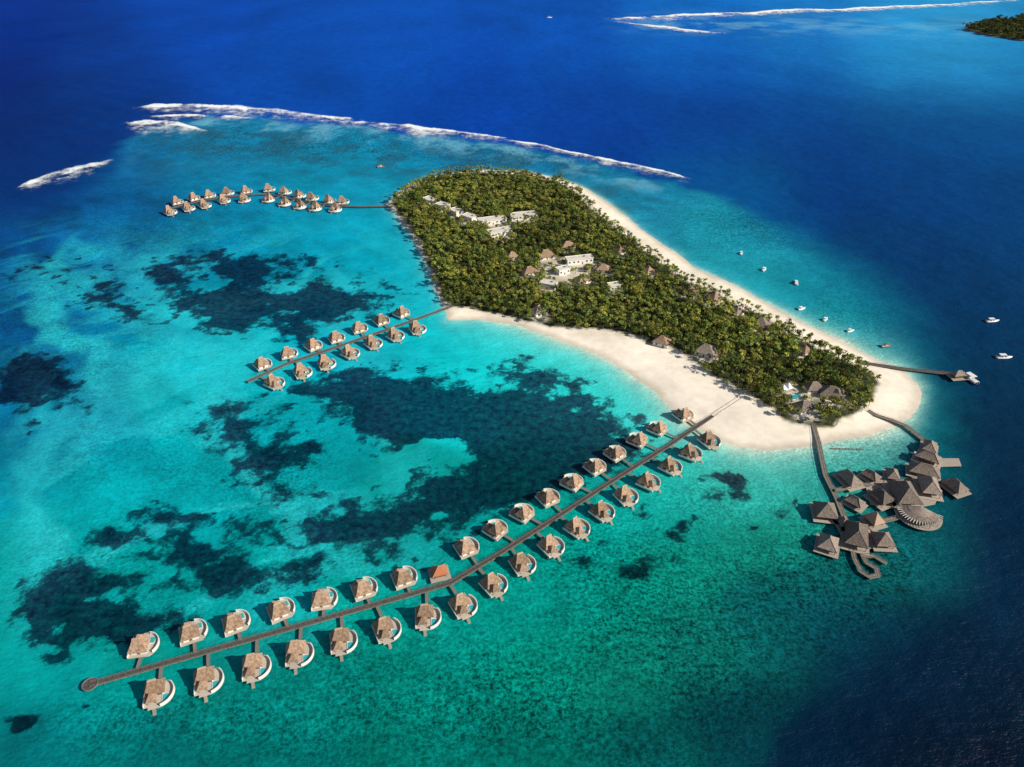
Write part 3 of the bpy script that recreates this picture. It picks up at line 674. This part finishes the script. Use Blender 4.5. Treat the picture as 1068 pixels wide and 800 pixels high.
# ------------------------------------------------------------------ water villas
def arc_wall(mb, hl, hw, a0, a1, z0, z1, th, n=16, e=3, m=1):
    def pt(a, k):
        c, q = math.cos(a), math.sin(a)
        return (m * ((hl + k) * math.copysign(abs(c) ** (2/e), c)), (hw + k) * math.copysign(abs(q) ** (2/e), q))
    rings = []
    for i in range(n + 1):
        a = a0 + (a1 - a0) * i / n; o_, i_ = pt(a, 0), pt(a, -th)
        rings.append([(*o_, z0), (*i_, z0), (*i_, z1), (*o_, z1)])
    mb.loft(rings)
def make_villa(m):
    t = thing('water_villa', 'villa', 'water villa')
    hx = -1.3 * m
    # deck: square towards the walkway, curved on the open side
    poly = [(-6.2*m,-6.2),(3.6*m,-6.2)] + [(m*6.8*math.cos(R(a)), 7.0*math.sin(R(a))) for a in range(-45, 91, 9)] + [(-4.2*m,7.0),(-4.2*m,5.6),(-6.2*m,5.6)]
    MB().prism(poly, 1.55, 1.9).build('deck', M['villadeck'], t)
    for x in (-4.3, 0, 4.3):
        for y_ in (-4.3, 0, 4.3): MB().cyl(x, y_, -1.6, 1.6, .22, n=7).build('stilt', M['pile'], t)
    MB().box(hx, -1.9, 3.3, 6.8, 5.2, 2.8).build('wall', M['white'], t)
    for sx in (-1, 1): MB().box(hx + sx * 1.7, .74, 3.1, 2.2, .14, 2.0).build('window', M['glass'], t)
    for sd in (-1, 1): MB().box(hx + sd * 3.44, -1.9, 3.2, .14, 2.2, 1.5).build('window', M['glass'], t)
    MB().box(hx, -4.54, 2.95, 1.4, .14, 2.0).build('door', M['wood'], t)
    rf = thatch(MB(), 8.8, 7.4, 4.6, 10.2, 3.0, cx=hx, cy=-1.9, ring=rring, sag=.24).build('roof', M['thatch'], t)
    MB().loft([rring(a, b, z_, hx, -1.9) for a, b, z_ in ((1.9, .5, 9.5), (1.75, .35, 10.1), (1.5, .1, 10.5))]).build('ridge_cap', M['ridge'], rf)
    px2, py2 = -2.4 * m, 2.8
    thatch(MB(), 4.6, 4.4, 4.0, 7.3, .5, cx=px2, cy=py2, ring=rring, sag=.15, lip=.25).build('porch_roof', M['thatch'], t)
    for sx in (-1, 1): MB().cyl(px2 + sx * 1.7, py2 + 1.8, 1.9, 4.0, .12, n=6).build('post', M['wood'], t)
    mb = MB(); arc_wall(mb, 6.75, 6.95, R(-42), R(80), 1.9, 3.5, .36, 20, 2, m=m); mb.build('parapet', M['white'], t)
    MB().box(-6.05 * m, -.4, 2.4, .25, 11.4, 1.0).build('parapet', M['white'], t)
    MB().box(3.0 * m, 2.8, 2.02, 3.0, 4.0, .22).build('pool_rim', M['white'], t)
    MB().box(3.0 * m, 2.8, 2.05, 2.5, 3.5, .2).build('pool', M['pool'], t)
    st = MB()
    for k in range(5): st.box(-1.6 * m, 7.3 + k * .42, 1.55 - k * .36, 1.5, .5, .12)
    st.build('stair', M['deck'], t)
    b = MB(); b.box(0, -.5, 1.62, 1.6, 1, .2); b.box(-.78, -.5, 1.76, .1, 1, .12); b.box(.78, -.5, 1.76, .1, 1, .12); b.build('access_bridge', M['rail'], t)
    return t
VP = {1: None, -1: None}
ORD = ['first','second','third','fourth','fifth','sixth','seventh','eighth','ninth','tenth','eleventh','twelfth','thirteenth','fourteenth','fifteenth','sixteenth','seventeenth','eighteenth','nineteenth']
def villas(rows, path, what, grp, zp=3.0):
    path = [Vector((p.x, p.y)) for p in path]
    for rowname, m, lst in rows:
        for i, (qx_, qy_) in enumerate(lst):
            c = Vector(at(qx_, qy_, zp)); best = None
            for k in range(len(path) - 1):
                e = path[k+1] - path[k]; u = max(0, min(1, (c - path[k]).dot(e) / e.length_squared)); q = path[k] + e * u
                if best is None or (c - q).length < best[0]: best = ((c - q).length, q)
            D, q = best; dirv = (c - q).normalized()
            if D < 11.5: c = q + dirv * 11.5; D = 11.5
            if VP[m] is None: t = VP[m] = make_villa(m)
            else: t = dup(VP[m])
            t.location = (c.x, c.y, 0); t.rotation_euler = (0, 0, math.atan2(dirv.y, dirv.x) - math.pi / 2 + random.uniform(-.24, .24))
            t['label'] = f'thatched water villa, {ORD[i]} from the outer end, {rowname} of the {what}'
            t['group'] = grp
            for ch in t.children:
                if ch.name.startswith('access_bridge'):
                    ch.location = (0, -6.22, 0); ch.scale = (1, max(.3, D - 6.22 - 1.4), 1)
LU = [(150,672),(201,658),(246,648),(293,635),(338,624),(380,613),(422,602),(487,570),(517,551),(545,534),(572,518),(597,502),(621,486),(642,472),(665,458),(686,446),(713,432)]
LL = [(165,722),(217,709),(267,695),(312,681),(358,668),(404,656),(446,643),(484,631),(516,609),(546,588),(576,569),(603,550),(629,533),(654,517),(677,502),(700,486),(721,472),(741,459)]
villas([('upper row', 1, LU), ('lower row', -1, LL)], wl, 'longest walkway', 'water villas along the longest walkway')
MU = [(275,380),(302,369),(327,360),(351,352),(375,342),(398,334),(419,326)]
ML = [(287,399),(316,388),(341,379),(366,368),(390,358),(413,350),(436,343)]
villas([('upper row', 1, MU), ('lower row', -1, ML)], wm, 'middle walkway', 'water villas along the middle walkway')
FU = [(186,211),(203,207),(219,204),(238,201),(257,199),(281,197),(298,200),(312,204),(325,207),(341,211),(358,210)]
FL = [(178,221),(197,217),(214,214),(234,209),(255,208),(280,208),(297,212),(313,215),(329,217),(350,218)]
villas([('upper row', 1, FU), ('lower row', -1, FL)], wf, 'farthest walkway', 'water villas along the farthest walkway')

# ------------------------------------------------------------------ pavilions of the restaurant on stilts
def pavilion(label, px_, py_, L, W, rz, z0=4.6, rise=None, roof='shingle', name='pavilion', zp=4.5, cat='pavilion', group='stilt pavilions of the restaurant'):
    rise = rise or min(L, W) * .46
    x, y_ = at(px_, py_, zp); t = thing(name, label, cat, (x, y_, 0), rz, group)
    MB().box(0, 0, 1.75, L + 2.8, W + 2.8, .3).build('deck', M['deck'], t)
    for sx in (-1, 1):
        for sy in (-1, 1):
            MB().cyl(sx * L * .42, sy * W * .42, -1.6, 1.6, .25, n=7).build('stilt', M['pile'], t)
            MB().cyl(sx * (L/2 - .8), sy * (W/2 - .8), 1.9, z0 + .2, .16, n=6).build('post', M['wood'], t)
    MB().box(0, 0, (1.9 + z0 - .3) / 2, L * .66, W * .66, z0 - 2.2).build('wall', M['wood'], t)
    for sx in (-1, 1): MB().box(sx * L * .335, 0, 3.2, .12, W * .4, 1.5).build('window', M['glass'], t)
    rm = M[roof]
    r = thatch(MB(), L, W, z0, z0 + rise, max(L - W, .5) * .9, ring=rring, sag=.18).build('roof', rm, t)
    c = MB()
    rd_ = max(L - W, .5) * .9 / 2
    c.tube((-rd_ - .1, 0, z0 + rise), (rd_ + .1, 0, z0 + rise), .28, 6)
    for sx in (-1, 1):
        for sy in (-1, 1):
            p0 = Vector((sx * L / 2, sy * W / 2, z0 + .04)); p1 = Vector((sx * rd_, 0, z0 + rise)); mid_ = p0.lerp(p1, .5); mid_.z = z0 + rise * (.5 * .82 + .18 * .25) + .04
            c.tube(p0, mid_, .12, 5); c.tube(mid_, p1, .12, 5)
    c.build('ridge_cap', M['shingle_ridge'] if roof == 'shingle' else M['ridge'], r)
    return t
ra = ang((966,500), (972,462)); rb = ra + R(38)
PAV = [
 ('topmost dark hip roof of the restaurant, where the beach footbridge arrives',970,465,11,8,ra,4.4),
 ('dark hip roof second from the top in the restaurant\'s right hand column',968,477,14,8,ra+1.45,5.2),
 ('dark hip roof third from the top in the restaurant\'s right hand column',964,490,17,10,ra+1.7,4.5),
 ('wide dark hip roof just above the curved restaurant terrace',969,507,16,11,ra+.3,5.4),
 ('rightmost dark hip roof of the restaurant, out over the deep water',997,506,12,9,ra + .9,4.3),
 ('largest dark hip roof at the centre of the restaurant cluster',943,515,20,14,rb-.2,5.8),
 ('dark square roof just left of the largest restaurant roof',919,518,12,10,rb+.3,4.9),
 ('leftmost dark roof in the restaurant\'s upper row',886,498,14,9,rb+.2,4.6),
 ('second dark roof from left in the restaurant\'s upper row',909,495,10,7,rb+.5,4.2),
 ('third dark roof from left in the restaurant\'s upper row',931,494,10,7,rb-.4,4.4),
 ('small dark roof below the leftmost of the restaurant\'s upper row',892,522,10,7,rb+.6,4.1),
 ('dark pyramid roof at the far left of the restaurant beside the bent walkway',861,532,13,12,rb - .3,4.7),
 ('small dark roof between the far left pyramid and small pale cone',880,543,8,6,rb - .1,4.0),
 ('dark pyramid roof at the lower left corner of the restaurant',864,566,12,10,rb - .6,4.6),
 ('long dark roof in the middle of the restaurant\'s bottom row',893,558,19,12,ra + .15,5.5),
 ('dark pyramid roof at the lower right of the bottom row',921,562,11,10,rb - .2,4.4),
]
for a in PAV: pavilion(*a)
pavilion('small pale brown pointed roof in the middle of the restaurant decks', 912, 541, 9, 8, rb+.2, rise=5, roof='ridge', group=None)
pavilion('small hut with an orange tan roof on the upper side of the longest walkway', 458, 595, 8, 7, .3, roof='orange', name='hut', cat='hut', group=None)
x, y_ = at(959, 533, 4.5); t = thing('terrace_building', 'fan shaped restaurant building with curved dark thatched roof and pale slatted edge', 'building', (x, y_, 0), ra + R(185))
def fan(r0, r1, z0, z1, a0, a1, n=24): return [[(r0*math.cos(a), r0*math.sin(a), z0), (r1*math.cos(a), r1*math.sin(a), z1)] for a in [a0 + (a1-a0)*i/n for i in range(n+1)]]
def fanmesh(r0, r1, z0, z1, th, a0, a1, n=24):
    mb = MB(); mb.loft([[(a[0][0], a[0][1], a[0][2] - th), (a[1][0], a[1][1], a[1][2] - th), a[1], a[0]] for a in fan(r0, r1, z0, z1, a0, a1, n)]); return mb
fanmesh(.2, 12.8, 1.95, 1.95, .3, R(-95), R(95)).build('deck', M['deck'], t)
fanmesh(.2, 6.5, 8.2, 6.0, .35, R(-95), R(95)).build('roof', M['shingle'], t)
fanmesh(6.52, 10.5, 5.9, 4.6, .35, R(-95), R(95)).build('lower_roof', M['shingle'], t)
sl_ = MB()
for i in range(25):
    a = R(-93 + 186 * i / 24); sl_.tube((9.6*math.cos(a), 9.6*math.sin(a), 5.05), (12.2*math.cos(a), 12.2*math.sin(a), 4.5), .2, 4)
sl_.build('slatted_edge', M['canvas'], t)
fanmesh(7.0, 7.2, 4.9, 4.9, 2.95, R(-90), R(90)).build('wall', M['wood'], t)
for i in range(7):
    a = R(-84 + 28 * i); MB().cyl(11.8*math.cos(a), 11.8*math.sin(a), 1.95, 4.45, .14, n=6).build('post', M['wood'], t); MB().cyl(11*math.cos(a), 11*math.sin(a), -1.6, 1.65, .22, n=6).build('stilt', M['pile'], t)
def platform(label, pxs, z=1.56):
    ps = [at(a, b, z) for a, b in pxs]; cx = sum(p[0] for p in ps)/len(ps); cy = sum(p[1] for p in ps)/len(ps)
    t = thing('deck_platform', label, 'deck', (cx, cy, 0)); q = [(a-cx, b-cy) for a, b in ps]
    MB().prism(q, z - .3, z).build('deck', M['deck'], t)
    for i, (a, b) in enumerate(q): MB().cyl(a*.93, b*.93, -1.6, z - .3, .22, n=7).build('stilt', M['pile'], t)
platform('timber deck linking the roofs of the restaurant\'s right half', [(903,508),(925,504),(950,499),(972,500),(983,512),(975,526),(952,530),(930,530),(908,526)])
platform('small timber terrace jutting right of the restaurant column', [(974,478),(1000,478),(1003,486),(977,487)])
platform('timber deck under the restaurant\'s bottom row of roofs', [(874,553),(890,546),(912,551),(928,565),(908,572),(886,574)], 1.5)
boardwalk('bent timber footbridge from the beach past the left of the restaurant', [(848,442),(854,462),(857,478),(861,496),(872,518),(884,548)], 2.6, wood='palewalk')
boardwalk('looped timber walkway at the bottom end of the restaurant', [(888,566),(891,582),(898,596),(907,602),(916,600),(914,593),(904,587),(900,580),(912,580),(925,588)], 2.0, wood='palewalk')
boardwalk('timber footbridge from the sand tip to the restaurant\'s topmost roof', [(900,425),(914,433),(930,438),(945,444),(970,464)], 2.8, wood='palewalk')
boardwalk('timber link between the bottom row and the curved terrace', [(884,548),(915,545),(945,538)], 2.4, wood='palewalk')
boardwalk('timber link behind the restaurant\'s upper row of roofs', [(868,512),(900,506),(930,503),(958,499)], 2.2, wood='palewalk')

# arrival jetty
boardwalk('straight timber jetty reaching right from the far beach to open water', [(905,379),(940,384),(1000,391)], 3.2)
pavilion('grey roofed shelter at the head of the right hand jetty', 1000, 390, 10, 6, .15, roof='shingle', rise=2.6, name='jetty_shelter', cat='shelter', group=None)
def rocks(label, p, q, n, s):
    a, b = Vector((*at(*p), 0)), Vector((*at(*q), 0)); mb = MB()
    for i in range(n):
        c = a.lerp(b, i / (n - 1)); r_ = s * random.uniform(.7, 1.2)
        rings = []
        for k, (f, z) in enumerate(((1, -.6), (1.05, .1), (.8, .6), (.35, .9))):
            rings.append([(c.x + r_*f*math.cos(6.283*j/7)*random.uniform(.8, 1.2), c.y + r_*f*math.sin(6.283*j/7)*random.uniform(.8, 1.2), z*r_*.7) for j in range(7)])
        mb.loft(rings)
    tag(mb.build('groyne', M['rock']), label, 'rock groyne')
rocks('low rock groyne in the shallows left of the restaurant footbridges', (866,468), (900,469), 22, .8)

# ------------------------------------------------------------------ island buildings
def house(px_, py_, L, W, rz, kind, label):
    x, y_ = at(px_, py_, 4.0); t = thing('house' if kind != 'tent' else 'tent', label, 'house' if kind != 'tent' else 'tent', (x, y_, 2.0), rz)
    if kind == 'tent':
        for sx in (-1, 1):
            for sy in (-1, 1): MB().cyl(sx*(L/2-.4), sy*(W/2-.4), 0, 3.2, .12, n=6).build('post', M['rail'], t)
        r = MB()
        for sx in (-1, 1): thatch(r, L/2 - .05, W, 3.0, 6.0, .3, cx=sx*L/4, ring=rring, sag=.6, lip=.15)
        r.build('canopy', M['boatwhite'], t); MB().box(0, 0, .55, L, W, .3).build('floor', M['deck'], t); return
    h = 5.4 if kind == 'flat' else 3.6
    MB().box(0, 0, h/2, L, W, h).build('wall', M['white'], t)
    n = max(2, int(L / 4))
    for k in range(n):
        xx = -L/2 + L*(k+.5)/n
        for sy in (-1, 1):
            if sy == -1 and k == n // 2: MB().box(xx, -W/2 - .04, 1.3, 1.2, .1, 2.2).build('door', M['wood'], t)
            else: MB().box(xx, sy*(W/2 + .04), h*.55, 1.7, .1, 1.5).build('window', M['glass'], t)
    if kind == 'flat':
        MB().box(0, 0, h + .15, L + .8, W + .8, .3).build('roof', M['roofwhite'], t)
        mb = MB()
        for sy in (-1, 1): mb.box(0, sy*(W/2+.25), h + .5, L + .8, .3, .4)
        for sx in (-1, 1): mb.box(sx*(L/2+.25), 0, h + .5, .3, W + .2, .4)
        mb.build('parapet', M['white'], t)
        MB().box(L*.2, W*.1, h + .75, 1.6, 1.2, .9).build('roof_unit', M['boatgrey'], t)
    else:
        m_ = M['thatch'] if kind == 'thatch' else M['shingle']
        r = thatch(MB(), L + 2, W + 2, h, h + W*.5, max(L-W, .6), ring=rring, sag=.15).build('roof', m_, t)
        MB().tube((-max(L-W,.6)/2 - .3, 0, h + W*.5), (max(L-W,.6)/2 + .3, 0, h + W*.5), .3, 6).build('ridge_cap', M['ridge'], r)
for b in BLD: house(*b)
x, y_ = at(829, 414, 2.6); t = thing('swimming_pool', 'turquoise swimming pool with pale paved surround beside the white peaked tent', 'pool', (x, y_, 2.5), .5)
MB().box(0, 0, .02, 17, 9, .3).build('paving', M['paving'], t)
MB().loft([sring(5.6, 2.6, .17, 24, 3), sring(5.6, 2.6, .27, 24, 3)]).build('coping', M['white'], t)
MB().loft([sring(5.1, 2.1, .2, 24, 3), sring(5.1, 2.1, .30, 24, 3)]).build('pool_surface', M['pool'], t)

# ------------------------------------------------------------------ boats
def hull_rings(L, W, D, n=9, zo=0):
    rings = []
    for k in range(n):
        u = k / (n - 1); w = W/2 * (1 - max(0, (u - .45) / .55) ** 2.2) * (.86 + .14 * min(1, u * 3)); w = max(w, .05)
        xx = -L/2 + L*u; top = D * (.75 + .35 * u * u) + zo; bot = -.4 + .5 * max(0, u - .6) + zo
        rings.append([(xx, -w, top), (xx, -w*.82, bot + .35), (xx, 0, bot), (xx, w*.82, bot + .35), (xx, w, top)])
    return rings
def make_boat(kind):
    t = thing('motorboat' if kind != 'yacht' else 'yacht', 'boat', 'boat')
    L, W, D = (8.5, 3.0, 1.3) if kind != 'yacht' else (17, 5.2, 2.2)
    MB().loft(hull_rings(L, W, D)).build('hull', M['boatwhite'] if kind != 'dark' else M['wood'], t, True)
    MB().prism([(-L*.46, -W*.36), (L*.1, -W*.38), (L*.3, -W*.24), (L*.3, W*.24), (L*.1, W*.38), (-L*.46, W*.36)], D*.78, D*.92).build('deck', M['canvas'], t)
    cb = MB(); cb.loft([[(x, y_, z) for x, y_ in pl] for z, pl in ((D*.9, [(-L*.12,-W*.3),(L*.2,-W*.26),(L*.24,0),(L*.2,W*.26),(-L*.12,W*.3)]), (D*1.75, [(-L*.1,-W*.26),(L*.1,-W*.22),(L*.13,0),(L*.1,W*.22),(-L*.1,W*.26)]))])
    c = cb.build('cabin', M['boatwhite'], t)
    for sy in (-1, 1): MB().box(L*.02, sy*W*.285, D*1.35, L*.16, .06, D*.3).build('window', M['glass'], c)
    MB().box(L*.185, 0, D*1.38, .06, W*.36, D*.34).build('windscreen', M['glass'], c)
    MB().box(-L*.12, 0, D*2.1, L*.4, W*.8, .12).build('canopy', M['boatwhite'] if kind != 'dark' else M['shingle'], t)
    for sx in (-1, 1):
        for sy in (-1, 1): MB().cyl(-L*.12 + sx*L*.18, sy*W*.34, D*.9, D*2.06, .05 if kind != 'yacht' else .1, n=5).build('canopy_post', M['boatgrey'], t)
    for sy in (-1, 1): MB().box(-L*.52, sy*W*.18, D*.6, L*.06, W*.14, D*.7).build('engine', M['boatgrey'], t)
    if kind == 'yacht':
        MB().loft(hull_rings(L*1.004, W*1.012, D*.5, zo=.05)).build('hull_stripe', M['boatblue'], t, True)
        MB().box(-L*.05, 0, D*1.95, L*.32, W*.56, D*.3).build('upper_cabin', M['boatblue'], t)
    return t
protos = {}
def boat(kind, px_, py_, s, rz, label, group=None):
    if kind not in protos: protos[kind] = make_boat(kind); t = protos[kind]
    else: t = dup(protos[kind])
    x, y_ = at(px_, py_, .6); t.location = (x, y_, .05); t.rotation_euler = (0, 0, rz); t.scale = (s,)*3
    t['label'] = label
    if group: t['group'] = group
    elif 'group' in t: del t['group']
g = 'boats moored off the far beach'
for i, (a, b, s, rz) in enumerate([(773,264,.9,1.2),(797,281,1.0,.9),(830,295,1.1,1.4),(836,322,.95,.4),(861,333,.9,.8),(887,345,.85,.3)]):
    boat('small', a, b, s, rz, f'small white motorboat moored off the far beach, {ORD[i]} from the top of the line', g)
boat('dark', 924, 361, 1.0, .2, 'small brown hulled boat moored just above the right hand jetty')
boat('yacht', 1035, 335, .7, .1, 'upper of two white yachts on the deep water at the right edge')
boat('yacht', 1047, 373, .75, 0.0, 'lower of two white yachts on the deep water at the right edge')
boat('yacht', 1009, 394, 1.0, 1.9, 'white and blue yacht tied up at the head of the right hand jetty')
boat('yacht', 573, 18.5, .9, .1, 'tiny white boat far out on the ocean at the top of the picture')
boat('dark', 397, 174, 1.1, .3, 'dark boat moored on the reef flat behind the farthest walkway')

# ------------------------------------------------------------------ light, sky, camera
A, E = R(112), R(34)
sd = Vector((math.cos(E)*math.sin(A), math.cos(E)*math.cos(A), math.sin(E)))
l = bpy.data.lights.new('sun', 'SUN'); l.energy = 5.0; l.angle = R(.5); l.color = (1, .93, .80)
lo = bpy.data.objects.new('sun', l); COL.objects.link(lo); lo.rotation_euler = sd.to_track_quat('Z', 'Y').to_euler(); lo.location = (300, 0, 500)
w = bpy.data.worlds.new('World'); scene.world = w; w.use_nodes = True
bg = w.node_tree.nodes['Background']; sky = w.node_tree.nodes.new('ShaderNodeTexSky'); sky.sky_type = 'NISHITA'
sky.sun_disc = False; sky.sun_elevation = E; sky.sun_rotation = A
w.node_tree.links.new(sky.outputs[0], bg.inputs[0]); bg.inputs[1].default_value = .075
cam = bpy.data.cameras.new('camera'); co = bpy.data.objects.new('camera', cam); COL.objects.link(co)
cam.sensor_width = 36; cam.lens = 36 * F / 1068; cam.clip_end = 40000; cam.clip_start = 1
co.location = (0, 0, H); co.rotation_euler = (math.pi/2 - P, 0, 0)
scene.camera = co
scene.view_settings.view_transform = 'Standard'; scene.view_settings.look = 'None'; scene.view_settings.exposure = 0; scene.view_settings.gamma = 1
